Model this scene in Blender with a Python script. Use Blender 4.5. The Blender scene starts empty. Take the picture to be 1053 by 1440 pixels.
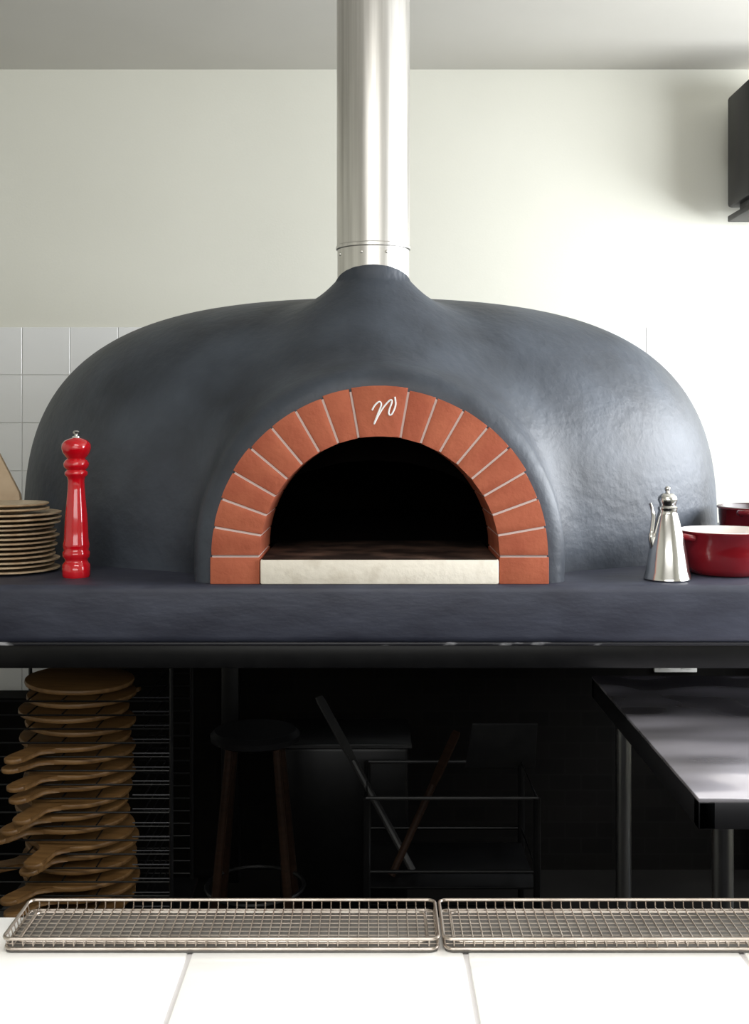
import bpy, bmesh, math, random
import numpy as np
from mathutils import Vector, Matrix
random.seed(4)
scene = bpy.context.scene
COL = scene.collection

# ------------------------------------------------------------------ materials
def mat(name, color, rough=0.5, metal=0.0, color2=None, nscale=8.0, bump=0.0, bscale=None,
        stretch=(1,1,1), detail=6, lo=0.35, hi=0.65, coat=0.0, spec=0.5, bdist=0.01, bdetail=5):
    m = bpy.data.materials.new(name); m.use_nodes = True
    nt = m.node_tree; b = nt.nodes['Principled BSDF']
    b.inputs['Base Color'].default_value = (*color, 1)
    b.inputs['Roughness'].default_value = rough
    b.inputs['Metallic'].default_value = metal
    b.inputs['Specular IOR Level'].default_value = spec
    b.inputs['Coat Weight'].default_value = coat
    tc = nt.nodes.new('ShaderNodeTexCoord'); mp = nt.nodes.new('ShaderNodeMapping')
    mp.inputs['Scale'].default_value = stretch
    nt.links.new(tc.outputs['Object'], mp.inputs['Vector'])
    n = nt.nodes.new('ShaderNodeTexNoise'); n.inputs['Scale'].default_value = nscale
    n.inputs['Detail'].default_value = detail
    nt.links.new(mp.outputs['Vector'], n.inputs['Vector'])
    if color2 is not None:
        r = nt.nodes.new('ShaderNodeValToRGB')
        r.color_ramp.elements[0].position = lo; r.color_ramp.elements[1].position = hi
        r.color_ramp.elements[0].color = (*color, 1); r.color_ramp.elements[1].color = (*color2, 1)
        nt.links.new(n.outputs['Fac'], r.inputs['Fac'])
        nt.links.new(r.outputs['Color'], b.inputs['Base Color'])
    if bump > 0:
        n2 = n
        if bscale:
            n2 = nt.nodes.new('ShaderNodeTexNoise'); n2.inputs['Scale'].default_value = bscale
            n2.inputs['Detail'].default_value = bdetail
            nt.links.new(mp.outputs['Vector'], n2.inputs['Vector'])
        bp = nt.nodes.new('ShaderNodeBump'); bp.inputs['Strength'].default_value = bump
        bp.inputs['Distance'].default_value = bdist
        nt.links.new(n2.outputs['Fac'], bp.inputs['Height'])
        nt.links.new(bp.outputs['Normal'], b.inputs['Normal'])
    return m

M = {}
M['plaster'] = mat('dark_plaster', (.023,.028,.038), .52, color2=(.062,.075,.098), nscale=6, bump=.24, bscale=38, lo=.3, hi=.78, detail=10)
M['ledge'] = mat('ledge_plaster', (.019,.021,.036), .52, color2=(.046,.051,.076), nscale=7, bump=.10, bscale=30, stretch=(1,1.5,3), lo=.3, hi=.75)
M['lining'] = mat('dark_lining', (.0015,.0013,.0012), .95, color2=(.005,.0035,.003), nscale=9, spec=.1)  # near-black lining of the tunnel and chamber
M['brick'] = mat('terracotta', (.37,.090,.046), .75, color2=(.45,.125,.064), nscale=14, bump=.15, bscale=90, spec=.3)
M['mortar'] = mat('mortar', (.68,.53,.49), .85)
M['slab'] = mat('hearth_stone', (.88,.82,.71), .75, color2=(.66,.59,.48), nscale=22, lo=.5, hi=.8, bump=.15, bscale=60)
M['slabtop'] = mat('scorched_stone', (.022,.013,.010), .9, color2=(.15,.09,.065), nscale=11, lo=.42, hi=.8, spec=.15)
M['white'] = mat('white_mark', (.85,.85,.85), .6)
M['steel'] = mat('brushed_steel', (.60,.58,.55), .33, 1.0, color2=(.76,.74,.71), nscale=3, stretch=(30,30,.6))
M['legsteel'] = mat('leg_steel', (.34,.34,.35), .3, 1.0, color2=(.42,.42,.43), nscale=3, stretch=(30,30,.6))
M['steel2'] = mat('table_steel', (.62,.59,.66), .20, .55, color2=(.78,.75,.82), nscale=3, stretch=(1,1.6,1), bump=1.0, bscale=2.6, bdist=.10, bdetail=1)
M['darksteel'] = mat('dark_steel_edge', (.045,.045,.05), .4, .6)
M['wire'] = mat('wire_metal', (.42,.36,.31), .3, 1.0, color2=(.60,.53,.47), nscale=30)
M['tray'] = mat('tray_metal', (.12,.112,.103), .5, .5, color2=(.19,.18,.168), nscale=10)
M['darktray'] = mat('dark_metal', (.04,.04,.042), .5, .5, color2=(.06,.06,.06), nscale=10)
M['blacksteel'] = mat('black_painted_steel', (.003,.003,.0035), .35, color2=(.006,.006,.0065), nscale=20, spec=.35)
M['scuff'] = mat('scuffed_edge', (.010,.010,.014), .4, color2=(.42,.42,.44), nscale=9, stretch=(1,1,3), lo=.60, hi=.70)
M['red'] = mat('red_lacquer', (.54,.003,.010), .12, coat=.8, color2=(.62,.005,.014), nscale=5)
M['redpot'] = mat('red_enamel', (.17,.005,.010), .22, coat=.5, color2=(.21,.007,.012), nscale=5)
M['enamel'] = mat('cream_enamel', (.82,.76,.72), .2)
M['darkenamel'] = mat('dark_enamel', (.03,.006,.008), .3)
M['chrome'] = mat('polished_steel', (.66,.65,.63), .18, 1.0, color2=(.72,.71,.69), nscale=5)
M['plate'] = mat('stoneware', (.42,.31,.19), .45, color2=(.54,.42,.29), nscale=25)
M['platerim'] = mat('stoneware_rim', (.40,.275,.16), .5, color2=(.58,.45,.30), nscale=30)
M['wood'] = mat('board_wood', (.15,.074,.022), .5, color2=(.23,.122,.042), nscale=6, stretch=(2,14,2))
M['woodlight'] = mat('light_wood', (.45,.32,.20), .55, color2=(.56,.42,.28), nscale=6, stretch=(2,12,2))
M['woodred'] = mat('dark_wood', (.020,.009,.005), .6, color2=(.032,.015,.008), nscale=6, stretch=(2,2,14), spec=.2)
M['wall'] = mat('wall_paint', (.70,.69,.61), .8, color2=(.715,.705,.625), nscale=2, bump=.03, bscale=120)
M['ceil'] = mat('ceiling_paint', (.56,.54,.49), .85, color2=(.58,.56,.51), nscale=2)
M['tile'] = mat('white_glazed_tile', (.78,.78,.77), .16, color2=(.80,.80,.79), nscale=3)
M['ctile'] = mat('counter_tile', (.87,.865,.85), .14, color2=(.89,.885,.87), nscale=2)
M['grout'] = mat('grout', (.68,.67,.64), .9)
M['cgrout'] = mat('counter_grout', (.56,.54,.54), .9)
M['floor'] = mat('quarry_floor', (.005,.0045,.004), .65, color2=(.009,.008,.007), nscale=4, spec=.15)  # base colour taken near black to deepen the shade under the oven
M['black'] = mat('black_plastic', (.005,.005,.006), .45, color2=(.008,.008,.009), nscale=30, spec=.35)
M['frame'] = mat('window_frame_paint', (.7,.7,.7), .4)
M['outlet'] = mat('outlet_plastic', (.75,.74,.70), .4)
mb = bpy.data.materials.new('shaded_brick'); mb.use_nodes = True
nt = mb.node_tree; b = nt.nodes['Principled BSDF']
tc = nt.nodes.new('ShaderNodeTexCoord'); mp = nt.nodes.new('ShaderNodeMapping')
mp.inputs['Rotation'].default_value = (math.radians(90),0,0)
br = nt.nodes.new('ShaderNodeTexBrick'); br.inputs['Scale'].default_value = 4.5
br.inputs['Color1'].default_value = (.003,.0026,.0022,1); br.inputs['Color2'].default_value = (.005,.0042,.0035,1)  # brick tones set near black, carrying the shade under the oven
br.inputs['Mortar'].default_value = (.006,.0054,.0048,1); br.inputs['Mortar Size'].default_value = .015
nt.links.new(tc.outputs['Object'], mp.inputs['Vector']); nt.links.new(mp.outputs['Vector'], br.inputs['Vector'])
nt.links.new(br.outputs['Color'], b.inputs['Base Color']); b.inputs['Roughness'].default_value = .85
b.inputs['Specular IOR Level'].default_value = .12
M['dbrick'] = mb

# ------------------------------------------------------------------ builder
def empty(name, loc=(0,0,0)):
    e = bpy.data.objects.new(name, None); e.empty_display_size = .1
    e.location = loc; COL.objects.link(e); return e

class B:
    def __init__(s, *mats):
        s.bm = bmesh.new(); s.mats = list(mats)
    def _mi(s, vs, mi, smooth):
        fs = set(f for v in vs for f in v.link_faces)
        for f in fs: f.material_index = mi; f.smooth = smooth
    def box(s, x0,x1,y0,y1,z0,z1, mi=0, bev=0.0, seg=2, mtx=None):
        r = bmesh.ops.create_cube(s.bm, size=1)
        vs = r['verts']
        for v in vs:
            v.co = Vector(((x0+x1)/2+v.co.x*(x1-x0), (y0+y1)/2+v.co.y*(y1-y0), (z0+z1)/2+v.co.z*(z1-z0)))
        if bev > 0:
            es = list(set(e for v in vs for e in v.link_edges))
            rr = bmesh.ops.bevel(s.bm, geom=es, offset=bev, segments=seg, affect='EDGES', profile=.5)
            vs = list(set(rr['verts']) | set(v for v in vs if v.is_valid))
        s._mi(vs, mi, False)
        if mtx is not None:
            for v in vs: v.co = mtx @ v.co
        return vs
    def lathe(s, prof, c=(0,0,0), seg=48, mi=0, mtx=None, smooth=True, mis=None):
        rings = []; allv = []
        for r, z in prof:
            if r < 1e-6:
                ring = [s.bm.verts.new((c[0], c[1], c[2]+z))]
            else:
                ring = [s.bm.verts.new((c[0]+r*math.cos(2*math.pi*i/seg), c[1]+r*math.sin(2*math.pi*i/seg), c[2]+z)) for i in range(seg)]
            rings.append(ring); allv += ring
        for k in range(len(rings)-1):
            a, b_ = rings[k], rings[k+1]; m_ = mis[k] if mis else mi
            for i in range(seg):
                j = (i+1) % seg
                if len(a) == 1 and len(b_) == 1: continue
                if len(a) == 1: f = s.bm.faces.new((a[0], b_[j], b_[i]))
                elif len(b_) == 1: f = s.bm.faces.new((a[i], a[j], b_[0]))
                else: f = s.bm.faces.new((a[i], a[j], b_[j], b_[i]))
                f.material_index = m_; f.smooth = smooth
        if mtx is not None:
            for v in allv: v.co = mtx @ v.co
        return allv
    def tube(s, pts, r, seg=8, mi=0, closed=False, caps=True):
        pts = [Vector(p) for p in pts]; n = len(pts)
        rad = r if isinstance(r, (list, tuple)) else [r]*n
        rings = []; prev = None
        for i, p in enumerate(pts):
            if closed: t = pts[(i+1) % n]-pts[i-1]
            elif i == 0: t = pts[1]-pts[0]
            elif i == n-1: t = pts[-1]-pts[-2]
            else: t = (pts[i+1]-p).normalized()+(p-pts[i-1]).normalized()
            t.normalize()
            if prev is None:
                up = Vector((0,0,1)) if abs(t.z) < .9 else Vector((1,0,0))
                u = t.cross(up).normalized()
            else:
                u = prev-t*prev.dot(t)
                u = u.normalized() if u.length > 1e-6 else t.orthogonal().normalized()
            prev = u; w = t.cross(u)
            rings.append([s.bm.verts.new(p+(u*math.cos(2*math.pi*k/seg)+w*math.sin(2*math.pi*k/seg))*rad[i]) for k in range(seg)])
        m = n if closed else n-1
        for i in range(m):
            a, b_ = rings[i], rings[(i+1) % n]
            for k in range(seg):
                f = s.bm.faces.new((a[k], a[(k+1) % seg], b_[(k+1) % seg], b_[k])); f.material_index = mi; f.smooth = True
        if not closed and caps:
            for rg in (rings[0], rings[-1]):
                f = s.bm.faces.new(rg); f.material_index = mi
    def prism_y(s, pts, y0, y1, mi=0, bev=0.0):
        a = [s.bm.verts.new((x, y0, z)) for x, z in pts]; c = [s.bm.verts.new((x, y1, z)) for x, z in pts]
        n = len(pts); fs = [s.bm.faces.new(a), s.bm.faces.new(c[::-1])]
        for i in range(n): fs.append(s.bm.faces.new((a[i], c[i], c[(i+1) % n], a[(i+1) % n])))
        for f in fs: f.material_index = mi
        if bev > 0:
            es = list(fs[0].edges)
            rr = bmesh.ops.bevel(s.bm, geom=es, offset=bev, segments=2, affect='EDGES', profile=.5)
            for f in rr['faces']: f.material_index = mi
    def prism_z(s, pts, z0, z1, mi=0, bev=0.0, mtx=None):
        a = [s.bm.verts.new((x, y, z0)) for x, y in pts]; c = [s.bm.verts.new((x, y, z1)) for x, y in pts]
        n = len(pts); fs = [s.bm.faces.new(a[::-1]), s.bm.faces.new(c)]
        for i in range(n): fs.append(s.bm.faces.new((a[i], a[(i+1) % n], c[(i+1) % n], c[i])))
        vs = set(a+c)
        if bev > 0:
            es = list(fs[0].edges)+list(fs[1].edges)
            rr = bmesh.ops.bevel(s.bm, geom=es, offset=bev, segments=2, affect='EDGES', profile=.5)
            vs = set(v for v in vs if v.is_valid) | set(rr['verts'])
        s._mi(vs, mi, False)
        if mtx is not None:
            for v in vs: v.co = mtx @ v.co
    def done(s, name, parent=None, sharp=35):
        bmesh.ops.recalc_face_normals(s.bm, faces=s.bm.faces)
        me = bpy.data.meshes.new(name); s.bm.to_mesh(me); s.bm.free()
        for m_ in s.mats: me.materials.append(M[m_])
        o = bpy.data.objects.new(name, me); COL.objects.link(o)
        if parent: o.parent = parent
        if sharp: me.set_sharp_from_angle(angle=math.radians(sharp))
        return o

# ------------------------------------------------------------------ room
XL, XR, YF, YB, ZC = -3.0, 2.6, -2.6, 4.30, 2.90
g = B('floor'); g.box(XL-.1, XR+.1, YF-.1, YB+.1, -.1, 0); g.done('floor')
g = B('ceil'); g.box(XL-.1, XR+.1, YF-.1, YB+.1, ZC, ZC+.1); g.done('ceiling')
g = B('wall'); g.box(XL-.1, XR+.1, YB, YB+.1, 0, ZC); g.done('wall_back')
g = B('wall'); g.box(XL-.1, XL, YF, YB, 0, ZC); g.done('wall_left')
g = B('wall')
wy0, wy1, wz0, wz1 = 1.0, 4.05, 1.40, 2.60
g.box(XR, XR+.1, YF, wy0, 0, ZC); g.box(XR, XR+.1, wy1, YB, 0, ZC)
g.box(XR, XR+.1, wy0, wy1, 0, wz0); g.box(XR, XR+.1, wy0, wy1, wz1, ZC); g.done('wall_right')
g = B('frame')
for yy in (wy0, (wy0+wy1)/2-.02, wy1-.05): g.box(XR+.02, XR+.08, yy, yy+.05, wz0, wz1, bev=.005)
for zz in (wz0, wz1-.05): g.box(XR+.02, XR+.08, wy0, wy1, zz, zz+.05, bev=.005)
g.done('window_1')
g = B('wall')
fx0, fx1, fz0, fz1 = -2.0, 2.0, 1.65, 2.75  # opening added behind the camera to let fill light in
g.box(XL-.1, fx0, YF-.1, YF, 0, ZC); g.box(fx1, XR+.1, YF-.1, YF, 0, ZC)
g.box(fx0, fx1, YF-.1, YF, 0, fz0); g.box(fx0, fx1, YF-.1, YF, fz1, ZC); g.done('wall_front')
g = B('frame')
for xx in (fx0, -.7, .65, fx1-.05): g.box(xx, xx+.05, YF-.08, YF-.02, fz0, fz1, bev=.005)
for zz in (fz0, fz1-.05): g.box(fx0, fx1, YF-.08, YF-.02, zz, zz+.05, bev=.005)
g.done('fill_opening_frame')  # unseen frame added around the fill-light opening

g = B('tile', 'grout')
tx1, tz1, ts = 1.205, 1.926, .181
ncol, nrow = 22, 10
g.box(tx1-ncol*ts, tx1, YB-.005, YB-.0005, tz1-nrow*ts, tz1, mi=1)
for i in range(ncol):
    for j in range(nrow):
        g.box(tx1-(i+1)*ts+.001, tx1-i*ts-.001, YB-.009, YB-.004, tz1-(j+1)*ts+.001, tz1-j*ts-.001, bev=.0015, seg=1)
g.done('tile_backsplash')

g = B('dbrick'); g.box(-1.09, 1.9, 3.98, 4.10, 0, 1.03); g.box(-1.75, -1.09, 3.98, 4.10, 0, .60); g.done('brick_partition')

# ------------------------------------------------------------------ oven
LZ = 1.22
oven = empty('pizza_oven', (0, 2.95, 0))
def par(o):
    o.parent = oven; o.matrix_parent_inverse = Matrix.Translation((0,-2.95,0)); return o

def smin(a,b_,k):
    h = np.clip(.5+.5*(b_-a)/k,0,1); return b_*(1-h)+a*h-k*h*(1-h)
def smax(a,b_,k): return -smin(-a,-b_,k)
def sdf(x,y,z):
    h = np.maximum((z-LZ)/.679,0); r = np.sqrt(((x+.011)/.965)**2+((y-3.25)/.74)**2)
    dome = ((r**3+h**3)**(1/3)-1)*.70
    hx = x-.0105; hz = z-1.278
    d2 = np.where(hz > 0, np.sqrt(hx*hx+hz*hz), np.abs(hx))-.398
    vest = np.maximum(d2, y-3.2)
    s = np.maximum(LZ+.684-z, 0)
    rr = smin(.093+.88*s+.35*s*s, .42+0*s, .10)
    rho = np.sqrt((x+.003)**2+(y-2.79)**2)
    cone = smax((rho-rr)*.76, (z-LZ-(.684-.38*(y-2.79)))*.94, .010)
    d = smin(smin(vest, cone, .07), dome, .065)
    return smax(d, 2.40-y, .055)
na, ne = 520, 190
az = np.linspace(0, 2*np.pi, na, endpoint=False); el = np.linspace(0, np.pi/2, ne+1)[:-1]
A, E = np.meshgrid(az, el)
dx, dy, dz = np.cos(E)*np.cos(A), np.cos(E)*np.sin(A), np.sin(E)
lo = np.zeros_like(A); hi = np.full_like(A, 1.6)
ts_ = np.linspace(.15, 1.6, 120); found = np.zeros(A.shape, bool)
OY = 2.90
for k in range(len(ts_)-1):
    v = sdf(dx*ts_[k+1], OY+dy*ts_[k+1], LZ+dz*ts_[k+1])
    new = (~found) & (v > 0); lo[new] = ts_[k]; hi[new] = ts_[k+1]; found |= new
for _ in range(18):
    mid = (lo+hi)/2; v = sdf(dx*mid, OY+dy*mid, LZ+dz*mid)
    lo = np.where(v <= 0, mid, lo); hi = np.where(v > 0, mid, hi)
T = (lo+hi)/2
VX, VY, VZ = dx*T, OY+dy*T, LZ+dz*T
tt = [t for t in np.linspace(.3, 1, 2000) if sdf(np.array(0.), np.array(OY), np.array(LZ+t)) > 0][0]
verts = [(float(VX[i,j]), float(VY[i,j]), float(VZ[i,j])) for i in range(ne) for j in range(na)]
verts.append((0, OY, float(LZ+tt))); top = len(verts)-1
faces = []
for i in range(ne-1):
    for j in range(na):
        k = (j+1) % na; faces.append((i*na+j, i*na+k, (i+1)*na+k, (i+1)*na+j))
for j in range(na): faces.append(((ne-1)*na+j, (ne-1)*na+(j+1) % na, top))
faces.append(tuple(range(na-1, -1, -1)))
me = bpy.data.meshes.new('dome_shell'); me.from_pydata(verts, [], faces)
me.materials.append(M['plaster']); me.materials.append(M['lining'])
shell = bpy.data.objects.new('dome_shell', me); COL.objects.link(shell)
for p in me.polygons: p.use_smooth = True

def stadium(R, zc, zb, cx=.0105, n=32):
    pts = [(cx+R, zb)]+[(cx+R*math.cos(math.pi*i/n), zc+R*math.sin(math.pi*i/n)) for i in range(n+1)]+[(cx-R, zb)]
    return pts
def cutter(build):
    c = B('plaster', 'lining'); build(c); o = c.done('cut', sharp=0); return o
def ca(c): c.prism_y(stadium(.350, 1.278, 1.19), 2.2, 2.625, mi=1)
def cb(c): c.prism_y(stadium(.262, 1.278, 1.19), 2.6, 2.78, mi=1)
def cc(c):
    prof = [(0, 0), (1.0, 0)]+[(math.cos(a), math.sin(a)) for a in np.linspace(.1, math.pi/2-.05, 12)]+[(0, 1)]
    mtx = Matrix.Translation((0, 3.28, 1.272)) @ Matrix.Diagonal((.72, .56, .44, 1))
    c.lathe(prof, seg=48, mi=1, mtx=mtx)
cuts = [cutter(ca), cutter(cb), cutter(cc)]
bpy.context.view_layer.update()
for c in cuts:
    md = shell.modifiers.new('b', 'BOOLEAN'); md.operation = 'DIFFERENCE'; md.solver = 'EXACT'; md.object = c
dg = bpy.context.evaluated_depsgraph_get()
newme = bpy.data.meshes.new_from_object(shell.evaluated_get(dg))
shell.modifiers.clear(); shell.data = newme; newme.name = 'dome_shell'
for c in cuts: bpy.data.objects.remove(c, do_unlink=True)
newme.set_sharp_from_angle(angle=math.radians(50))
par(shell)

AC = (.0105, 1.278)
g = B('brick', 'mortar')
Ro, Ri = .355, .2515
gap = .0024
def vouss(a0, a1, Ro=Ro, y0=2.384):
    n = 5
    go, gi = gap/Ro, gap/Ri
    pts = [(AC[0]+Ro*math.cos(a0+go+(a1-a0-2*go)*i/n), AC[1]+Ro*math.sin(a0+go+(a1-a0-2*go)*i/n)) for i in range(n+1)]
    pts += [(AC[0]+Ri*math.cos(a1-gi-(a1-a0-2*gi)*i/n), AC[1]+Ri*math.sin(a1-gi-(a1-a0-2*gi)*i/n)) for i in range(n+1)]
    g.prism_y(pts, y0, 2.62, bev=.0025)
key = math.radians(10.0)
st = (math.pi/2-key)/8
for i in range(8):
    vouss(i*st, (i+1)*st, Ro=Ro+random.uniform(-.003,.002)); vouss(math.pi-(i+1)*st, math.pi-i*st, Ro=Ro+random.uniform(-.003,.002))
vouss(math.pi/2-key, math.pi/2+key, Ro=.358, y0=2.382)
for sgn in (1, -1):
    x0, x1 = sorted((AC[0]+sgn*Ri, AC[0]+sgn*Ro))
    g.prism_y([(x0, LZ), (x1, LZ), (x1, AC[1]-gap), (x0, AC[1]-gap)], 2.384, 2.62, bev=.0025)
for s_ in range(24):
    a0, a1 = math.pi*s_/24, math.pi*(s_+1)/24
    p = [(AC[0]+r*math.cos(a), AC[1]+r*math.sin(a)) for r, a in ((.351,a0),(.351,a1),(.2535,a1),(.2535,a0))]
    g.prism_y(p, 2.387, 2.61, mi=1)
for sgn in (1, -1):
    x0, x1 = sorted((AC[0]+sgn*.2535, AC[0]+sgn*.351)); g.box(x0, x1, 2.387, 2.61, LZ+.01, AC[1]+.001, mi=1)
par(g.done('arch_bricks'))
g = B('white')
raw = [(523,577),(527,570),(533,565),(536,569),(532,580),(526,596),(531,586),(539,573),(548,563),(551,565),(547,577),(547,583),(551,582),(556,570),(555,558)]
P = [Vector(((a-526.5)*.00149, 2.3812, 1.55-(b_-600)*.00149)) for a, b_ in raw]
def catmull(P, n=6):
    out = []
    for i in range(len(P)-1):
        p0, p1, p2, p3 = P[max(i-1,0)], P[i], P[i+1], P[min(i+2,len(P)-1)]
        for k in range(n):
            t = k/n; out.append(.5*((2*p1)+(p2-p0)*t+(2*p0-5*p1+4*p2-p3)*t*t+(3*p1-p0-3*p2+p3)*t**3))
    return out+[P[-1]]
g.tube(catmull(P), .0020, seg=6); par(g.done('keystone_mark'))
g = B('slab', 'slabtop')
vs = g.box(-.239, .260, 2.378, 2.775, LZ, 1.2725, bev=.004)
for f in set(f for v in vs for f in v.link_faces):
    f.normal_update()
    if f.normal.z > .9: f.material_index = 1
par(g.done('hearth_slab'))
g = B('steel', 'darksteel')
fx, fy = -.003, 2.79
g.lathe([(.0895, 1.985), (.0895, 2.895)], c=(fx,fy,0), seg=96)
g.lathe([(.0865, 1.84), (.0880, 1.85), (.0880, 1.981), (.0912, 1.983), (.0912, 1.990), (.0895, 1.992)], c=(fx,fy,0), seg=96)
for a in (-1.9, -1.2, -2.7): g.lathe([(0,.004),(.003,.003),(.004,0)], seg=10, mtx=Matrix.Translation((fx+.0880*math.cos(a), fy+.0880*math.sin(a), 1.967)) @ Matrix.Rotation(a+math.pi/2,4,'Z') @ Matrix.Rotation(math.pi/2,4,'X'))
par(g.done('flue_pipe'))
g = B('ledge', 'scuff')
g.box(-1.45, 1.45, 2.365, 3.93, 1.098, LZ, bev=.016, seg=4)
g.box(-1.45, 1.45, 2.3675, 2.40, 1.094, 1.101, mi=1, bev=.002)
par(g.done('oven_ledge'))
g = B('blacksteel')
g.box(-1.42, 1.42, 2.40, 2.46, 1.040, 1.0935, bev=.003)
g.box(-1.42, 1.42, 3.86, 3.92, 1.040, 1.0975, bev=.004)
for xx in (-1.42, -.25, .40, 1.36): g.box(xx, xx+.06, 2.46, 3.86, 1.045, 1.0915, bev=.003)
for xx in (-1.42, 1.36):
    for yy in (2.40, 3.86): g.box(xx, xx+.06, yy, yy+.06, 0, 1.045, bev=.004)
g.box(-.52, -.46, 3.86, 3.92, 0, 1.045, bev=.004)
g.box(-1.40, 1.40, 3.40, 3.44, .93, 1.045, bev=.004)
par(g.done('support_frame'))

# ------------------------------------------------------------------ ledge items
e = empty('pepper_mill', (-.655, 2.50, LZ))
u = .00156
pr = [(0,0),(18,0),(19.5,3),(19.5,18),(17,21),(15.5,24),(17,27),(19,30),(19,36),(17,39),(18.5,43),(18.5,47),(17,55),(16.5,70),(15.5,88),(13.5,108),(12,125),(11.5,138),
      (13,143),(16,146),(16,150),(13,153),(17,157),(18,162),(16,166),(12.5,169),(15,172),(19,178),(20.5,184),(20,190),(16,195),(9,198),(6,199)]
g = B('red'); g.lathe([(r*u, z*u*.985) for r, z in pr], seg=48); g.done('body', e, sharp=60)
g = B('chrome'); g.lathe([(6*u,195*u),(5.5*u,198*u),(2.5*u,199*u),(2.5*u,200.5*u),(4.5*u,202*u),(5*u,204*u),(3*u,206*u),(0,206.5*u)], seg=24); g.done('knob', e)
e = empty('plate_stack', (-.838, 2.60, LZ))
g = B('plate', 'platerim')
z = 0
n = 15
for i in range(n):
    R = .108+random.uniform(-.005,.005)+(.006 if i > 9 else 0)
    if i >= n-2: R = .088
    ox, oy = random.uniform(-.006,.006), random.uniform(-.004,.004)
    if i > 9: ox += .006
    g.lathe([(0,0),(R*.62,0),(R*.66,.001),(R*.93,.0045),(R,.006),(R*1.005,.0092),(R*.97,.0100),(R*.68,.0050),(R*.6,.0045),(0,.0045)], c=(ox,oy,z), seg=48,
            mis=[0,0,0,0,1,1,0,0,0])
    z += .0105
g.done('plates', e)
e = empty('wooden_board_stack', (-1.0, 2.80, LZ))
for k in range(3):
    g = B('woodlight')
    pts = [(-.14,0),(.135,0),(.14,.02),(.115,.165),(.02,.33),(-.03,.35),(-.14,.34)]
    g.prism_y(pts, -.009, .009, bev=.003)
    o = g.done('board_%d' % (k+1), e)
    o.location = (.002-.018*k, .0+.028*k, .003)
    o.rotation_euler = (-.22, 0, .06*k)
e = empty('oil_cruet', (.632, 2.455, LZ))
u = .001534
g = B('chrome')
g.lathe([(0,0),(31*u,0),(33*u,2*u),(32.5*u,5*u),(30*u,12*u),(26*u,40*u),(21*u,65*u),(17*u,82*u),(14*u,92*u),(12.5*u,97*u),(13.5*u,99*u),(13.5*u,102*u),(11*u,104*u),
         (11.5*u,107*u),(13.5*u,112*u),(12.5*u,117*u),(8*u,121*u),(3*u,122*u),(2.5*u,124*u),(4*u,126*u),(4*u,129*u),(2*u,131*u),(0,131.5*u)], seg=48)
g.done('body', e, sharp=50)
g = B('chrome')
g.tube(catmull([Vector(p)*u for p in ((-20,-4,42),(-24,-4,60),(-22,-4,78),(-21,-4,92),(-25,-4,108))]), [4.5*u]*8+[3.2*u]*12+[2.4*u]*5, seg=12)
g.done('spout', e)

def pot(name, loc, R, H, inner='enamel', rot=0.0):
    e = empty(name, loc)
    g = B('redpot', inner)
    prof = [(0,0),(R*.70,0),(R*.80,.004),(R*.90,.018),(R*.97,H*.55),(R,H-.006),(R*1.03,H-.004),(R*1.03,H),(R*.98,H+.001),(R*.955,H-.004),(R*.93,H*.5),(R*.83,.014),(R*.7,.008),(0,.008)]
    g.lathe(prof, seg=64, mis=[0]*7+[1]*6); g.done('bowl', e, sharp=60)
    g = B('redpot')
    for s_ in (0, math.pi):
        a = rot+s_
        c, s2 = math.cos(a), math.sin(a)
        def w(r, t, z): return Vector((c*r-s2*t, s2*r+c*t, z))
        g.tube(catmull([w(R*.97,-.035,H-.014), w(R+.026,-.030,H-.008), w(R+.036,0,H-.007), w(R+.026,.030,H-.008), w(R*.97,.035,H-.014)]), .007, seg=10)
    g.done('handles', e)
    return e
pot('red_casserole', (.792, 2.56, LZ), .104, .098, rot=.25)
pot('red_stockpot', (.985, 2.83, LZ), .125, .132, inner='darkenamel', rot=math.radians(235))

# ------------------------------------------------------------------ loudspeaker
e = empty('wall_speaker', (1.452, 4.1, 2.555))
g = B('black'); g.box(-.145,.145,-.13,.12,-.195,.215,bev=.012)
g.lathe([(.10,0),(.095,.006),(.03,-.004),(0,.004)], seg=40, mtx=Matrix.Translation((0,-.131,-.04)) @ Matrix.Rotation(math.pi/2,4,'X'))
g.lathe([(.035,0),(.03,.006),(0,.002)], seg=32, mtx=Matrix.Translation((0,-.131,.13)) @ Matrix.Rotation(math.pi/2,4,'X'))
g.done('cabinet', e)
g = B('black'); g.box(-.14,.14,-.12,.13,-.245,-.222,bev=.004); g.box(-.05,.05,.115,.198,-.06,.06,bev=.004)
g.box(-.12,-.09,-.05,.05,-.225,-.19); g.box(.09,.12,-.05,.05,-.225,-.19); g.done('bracket', e)

# ------------------------------------------------------------------ steel prep table
e = empty('steel_prep_table', (0,0,0))
g = B('steel2', 'darksteel')
g.box(.567, 1.85, 1.99, 2.97, .892, .900, bev=.002)
g.box(.567, 1.85, 1.99, 2.02, .845, .893, mi=1, bev=.002); g.box(.567, .597, 1.99, 2.97, .845, .893, mi=1, bev=.002)
g.box(.567, 1.85, 2.94, 2.97, .845, .893, mi=1, bev=.002); g.box(1.82, 1.85, 1.99, 2.97, .845, .893, mi=1, bev=.002)
g.done('top', e)
g = B('legsteel', 'black')
for xx in (.630, 1.79):
    for yy in (2.06, 2.88):
        g.tube([(xx,yy,.03),(xx,yy,.86)], .0195, seg=24); g.lathe([(0,0),(.02,0),(.024,.01),(.016,.03)], c=(xx,yy,0), seg=24, mi=1)
g.done('legs', e)
g = B('darktray'); g.box(.62, 1.80, 2.05, 2.89, .22, .235, bev=.003); g.done('undershelf', e)
e = empty('power_outlet', (1.05, 3.977, .735))
g = B('outlet', 'black'); g.box(-.075,.075,-.010,.003,-.042,.042,bev=.003)
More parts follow.
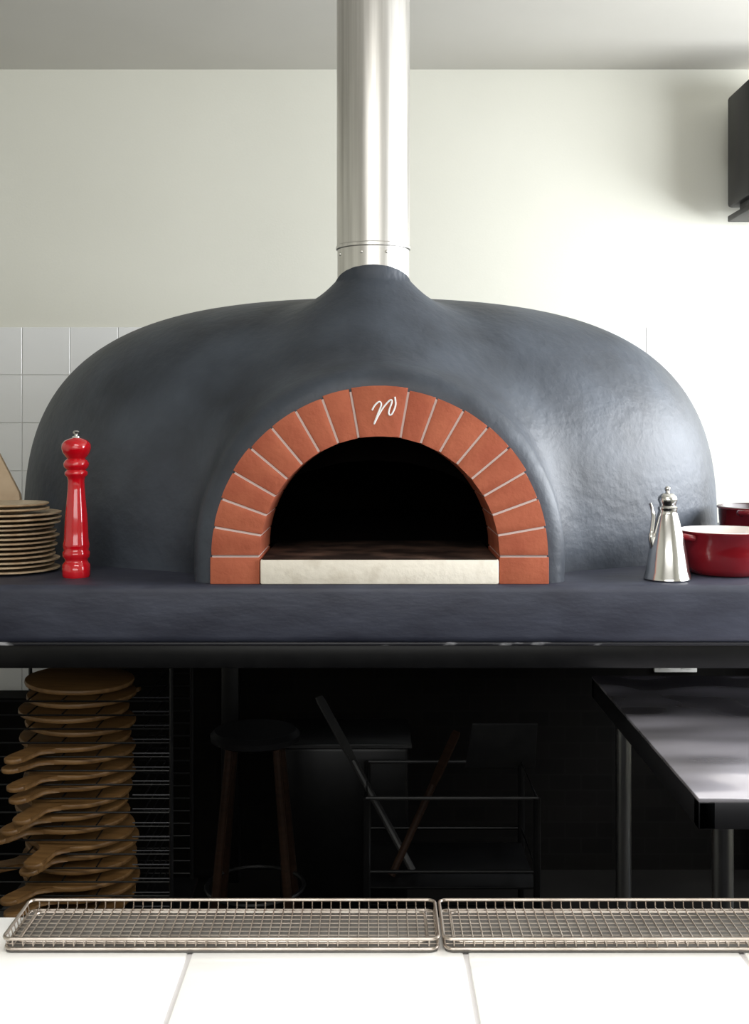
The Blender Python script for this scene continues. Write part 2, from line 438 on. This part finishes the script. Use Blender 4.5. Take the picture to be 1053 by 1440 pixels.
for xx in (-.038,.038):
    g.box(xx-.018,xx+.018,-.0125,-.009,-.030,-.002,bev=.001)
    g.box(xx-.006,xx-.003,-.0135,-.010,-.022,-.010,mi=1); g.box(xx+.003,xx+.006,-.0135,-.010,-.022,-.010,mi=1)
    g.box(xx-.008,xx+.008,-.014,-.009,.01,.028,mi=0,bev=.001)
g.done('plate', e)

# ------------------------------------------------------------------ pizza boards on wire rack
e = empty('pizza_board_rack', (-.730, 2.80, 0))
g = B('wood')
z0 = .40
nb = 17
for i in range(nb):
    z = z0+i*.0325
    R = .138-.0004*i
    ang = math.radians(random.choice([240, 246, 252, 258, 236, 249]) if i < 13 else random.uniform(60,120))
    if i == 0: ang = math.radians(-42)
    if i == 3: ang = math.radians(215)
    L = .10; w = .021
    pts = []
    a0 = math.asin(w/R)
    for k in range(33):
        a = a0+.16+(2*math.pi-2*a0-.32)*k/32; pts.append((R*math.cos(a), R*math.sin(a)))
    pts += [(R*1.03,-w*1.2),(R*1.15,-w*.75),(R+L*.75,-w*.8)]
    for k in range(7):
        a = -math.pi/2+math.pi*k/6; pts.append((R+L*.85+w*math.cos(a)*1.1, w*math.sin(a)*1.05))
    pts += [(R+L*.75,w*.8),(R*1.15,w*.75),(R*1.03,w*1.2)]
    tilt = Matrix.Rotation(random.uniform(.0,.05),4,'X') @ Matrix.Rotation(random.uniform(0,.04),4,'Y')
    mtx = Matrix.Translation((random.uniform(-.012,.012)+ (0.01 if i<4 else 0), random.uniform(-.01,.01), z)) @ tilt @ Matrix.Rotation(ang,4,'Z')
    g.prism_z(pts, 0, .012, bev=.004, mtx=mtx)
g.done('boards', e)
g = B('blacksteel', 'darksteel')
for xx in (-.165, .255):
    for yy in (-.14, .16): g.tube([(xx,yy,0),(xx,yy,1.0)], .005, seg=8)
for i in range(nb):
    z = z0-.006+i*.0325
    for yy in (-.14, .16): g.tube([(-.165,yy,z-.006),(.255,yy,z-.006)], .0022, seg=6, mi=0)
    for xx in (-.08,.0,.08,.19): g.tube([(xx,-.14,z-.003),(xx,.16,z-.003)], .002, seg=6, mi=0)
    g.tube([(.165,-.142,z+.003),(.255,-.142,z+.003)], .0018, seg=6, mi=1)
g.box(-.18,.27,-.15,.17,.36,.375,mi=0,bev=.003)
g.done('wire_frame', e)

# ------------------------------------------------------------------ stool, cart, peels
e = empty('bar_stool', (-.33, 3.15, 0))
g = B('black', 'woodred')
g.lathe([(0,.675),(.10,.675),(.122,.685),(.124,.70),(.112,.712),(0,.715)], seg=40)
for k in range(4):
    a = math.pi/4+k*math.pi/2
    g.tube([(.17*math.cos(a),.17*math.sin(a),0),(.09*math.cos(a),.09*math.sin(a),.68)], [.013,.011], seg=10, mi=1)
ring = [(.135*math.cos(2*math.pi*i/24), .135*math.sin(2*math.pi*i/24), .28) for i in range(24)]
g.tube(ring, .006, seg=6, closed=True)
g.done('seat_and_legs', e)

cart = empty('utility_cart', (.20, 3.10, 0))
g = B('blacksteel', 'darktray')
for xx in (-.22,.22):
    for yy in (-.16,.16): g.tube([(xx,yy,.06),(xx,yy,.59)], .010, seg=10); g.lathe([(0,0),(.018,0),(.022,.03),(.012,.06)], c=(xx,yy,0), seg=16)
for zz in (.14,.36): g.box(-.22,.22,-.16,.16,zz-.006,zz,bev=.002)
for zz in (.59,.40,.18): g.tube([(-.22,-.16,zz),(.22,-.16,zz),(.22,.16,zz),(-.22,.16,zz)], .005, seg=8, closed=True, mi=1 if zz>.5 else 0)
g.done('frame', cart)
def peel(name, p0, p1, w, m):
    d = Vector(p1)-Vector(p0); L = d.length
    g = B(m, 'darktray')
    g.tube([(0,0,0),(0,0,L*.62)], .010, seg=10)
    g.prism_y([(-.012,L*.6),(.012,L*.6),(w,L*.72),(w,L*.97),(w*.8,L),(-w*.8,L),(-w,L*.97),(-w,L*.72)], -.003, .003, mi=0 if m == 'woodred' else 1, bev=.001)
    o = g.done(name, cart); o.location = Vector(p0)-Vector((.20,3.10,0)); o.rotation_mode = 'QUATERNION'; o.rotation_quaternion = d.to_track_quat('Z','Y')
peel('peel_1', (.10,3.00,.38), (-.155,3.16,.80), .017, 'darktray')
peel('peel_2', (.045,2.99,.37), (.225,3.10,.72), .016, 'woodred')
g = B('darktray'); g.prism_z([(-.09,-.1),(.09,-.1),(.10,.1),(-.10,.1)], .0, .006, bev=.002, mtx=Matrix.Translation((.16,.10,.65)) @ Matrix.Rotation(-.9,4,'X'))
g.done('pan', cart)
g = B('blacksteel','darktray'); e = empty('storage_crate', (-.09, 3.50, 0))
g.box(-.19,.19,-.14,.14,0,.60,bev=.01); g.box(-.20,.20,-.15,.15,.60,.615,mi=0,bev=.004)
g.box(-.20,.20,-.153,-.15,.604,.612,mi=1); g.done('crate', e)  # lighter strip draws a highlight along the lid's front edge

# ------------------------------------------------------------------ service counter
e = empty('service_counter', (0,0,0))
g = B('ctile', 'cgrout', 'black')
cy1 = 1.045; pitch = .236
g.box(-1.5, 1.5, .28, cy1-.01, 0, 1.07, mi=2)
g.box(-1.5, 1.5, .26, cy1-.001, 1.07, 1.0985, mi=1)
x = .078-7*pitch
while x < 1.5:
    y = cy1
    for k in range(4):
        g.box(max(x+.0018,-1.5), min(x+pitch-.0018,1.5), max(y-pitch+.002,.26), y, 1.088 if k else 1.072, 1.10, bev=.002, seg=2); y -= pitch
    x += pitch
g.done('tiled_top', e)

def driptray(x0, x1):
    e = empty('wire_cooling_rack', ((x0+x1)/2, 1.012, 1.10))
    hw = (x1-x0)/2; hy = .040
    def rr(hw, hy, r, z, n=6):
        out = []
        for cx, cy, a0 in ((hw-r,hy-r,0),(-hw+r,hy-r,90),(-hw+r,-hy+r,180),(hw-r,-hy+r,270)):
            for k in range(n+1):
                a = math.radians(a0+90*k/n); out.append((cx+r*math.cos(a), cy+r*math.sin(a), z))
        return out
    g = B('wire', 'tray')
    g.tube(rr(hw,hy,.007,.0125), .0015, seg=8, closed=True); g.tube(rr(hw-.001,hy-.001,.007,.0035), .0013, seg=8, closed=True)
    g.tube(rr(hw-.010,hy-.010,.006,.0055), .0010, seg=8, closed=True)
    n = int((x1-x0)/.0086)
    for i in range(1, n):
        xx = -hw+(x1-x0)*i/n
        yy = hy
        g.tube([(xx,-yy,.0125),(xx,-yy+.0012,.006),(xx,-yy+.010,.006),(xx,yy-.010,.006),(xx,yy-.0012,.006),(xx,yy,.0125)], .0006, seg=6)
    for k in range(9):
        yy = -hy+.008+k*(2*hy-.016)/8; g.tube([(-hw,yy,.0125),(-hw+.0015,yy,.0048),(hw-.0015,yy,.0048),(hw,yy,.0125)], .0005, seg=6)
    g.prism_z([(a,b_) for a,b_,c in rr(hw-.001,hy-.001,.007,0)], .0003, .0026, mi=1)
    g.done('wires', e)
driptray(-.318, .0555); driptray(.0595, .433)

# ------------------------------------------------------------------ lights
def area(name, loc, rot, sx, sy, power, color):
    l = bpy.data.lights.new(name, 'AREA'); l.shape = 'RECTANGLE'; l.size = sx; l.size_y = sy
    l.energy = power; l.color = color
    o = bpy.data.objects.new(name, l); o.location = loc; o.rotation_euler = rot; COL.objects.link(o); return o
area('window_daylight_side', (XR+.16, (wy0+wy1)/2, (wz0+wz1)/2), (0, math.radians(90), 0), wz1-wz0, wy1-wy0, 195, (.94,.97,1.0))
area('fill_light_front', (0, YF-.16, (fz0+fz1)/2), (math.radians(90), 0, 0), fx1-fx0, fz1-fz0, 54, (1,.98,.92))  # added soft fill from behind the camera, not a known window
area('counter_fill_light', (0, .35, ZC-.02), (0,0,0), 1.6, .5, 29, (1,.98,.93))  # added overhead fill to brighten the counter, not an existing fixture
w = bpy.data.worlds.new('World'); scene.world = w; w.use_nodes = True
w.node_tree.nodes['Background'].inputs[0].default_value = (.75,.85,1,1); w.node_tree.nodes['Background'].inputs[1].default_value = 1.0
scene.view_settings.view_transform = 'Standard'

# ------------------------------------------------------------------ camera
cam = bpy.data.cameras.new('camera'); co = bpy.data.objects.new('camera', cam); COL.objects.link(co)
co.location = (0,0,1.55); co.rotation_euler = (math.radians(90),0,0)
cam.sensor_fit = 'VERTICAL'; cam.sensor_height = 36; cam.lens = 40; cam.shift_y = -120/1440; cam.clip_start = .02
scene.camera = co
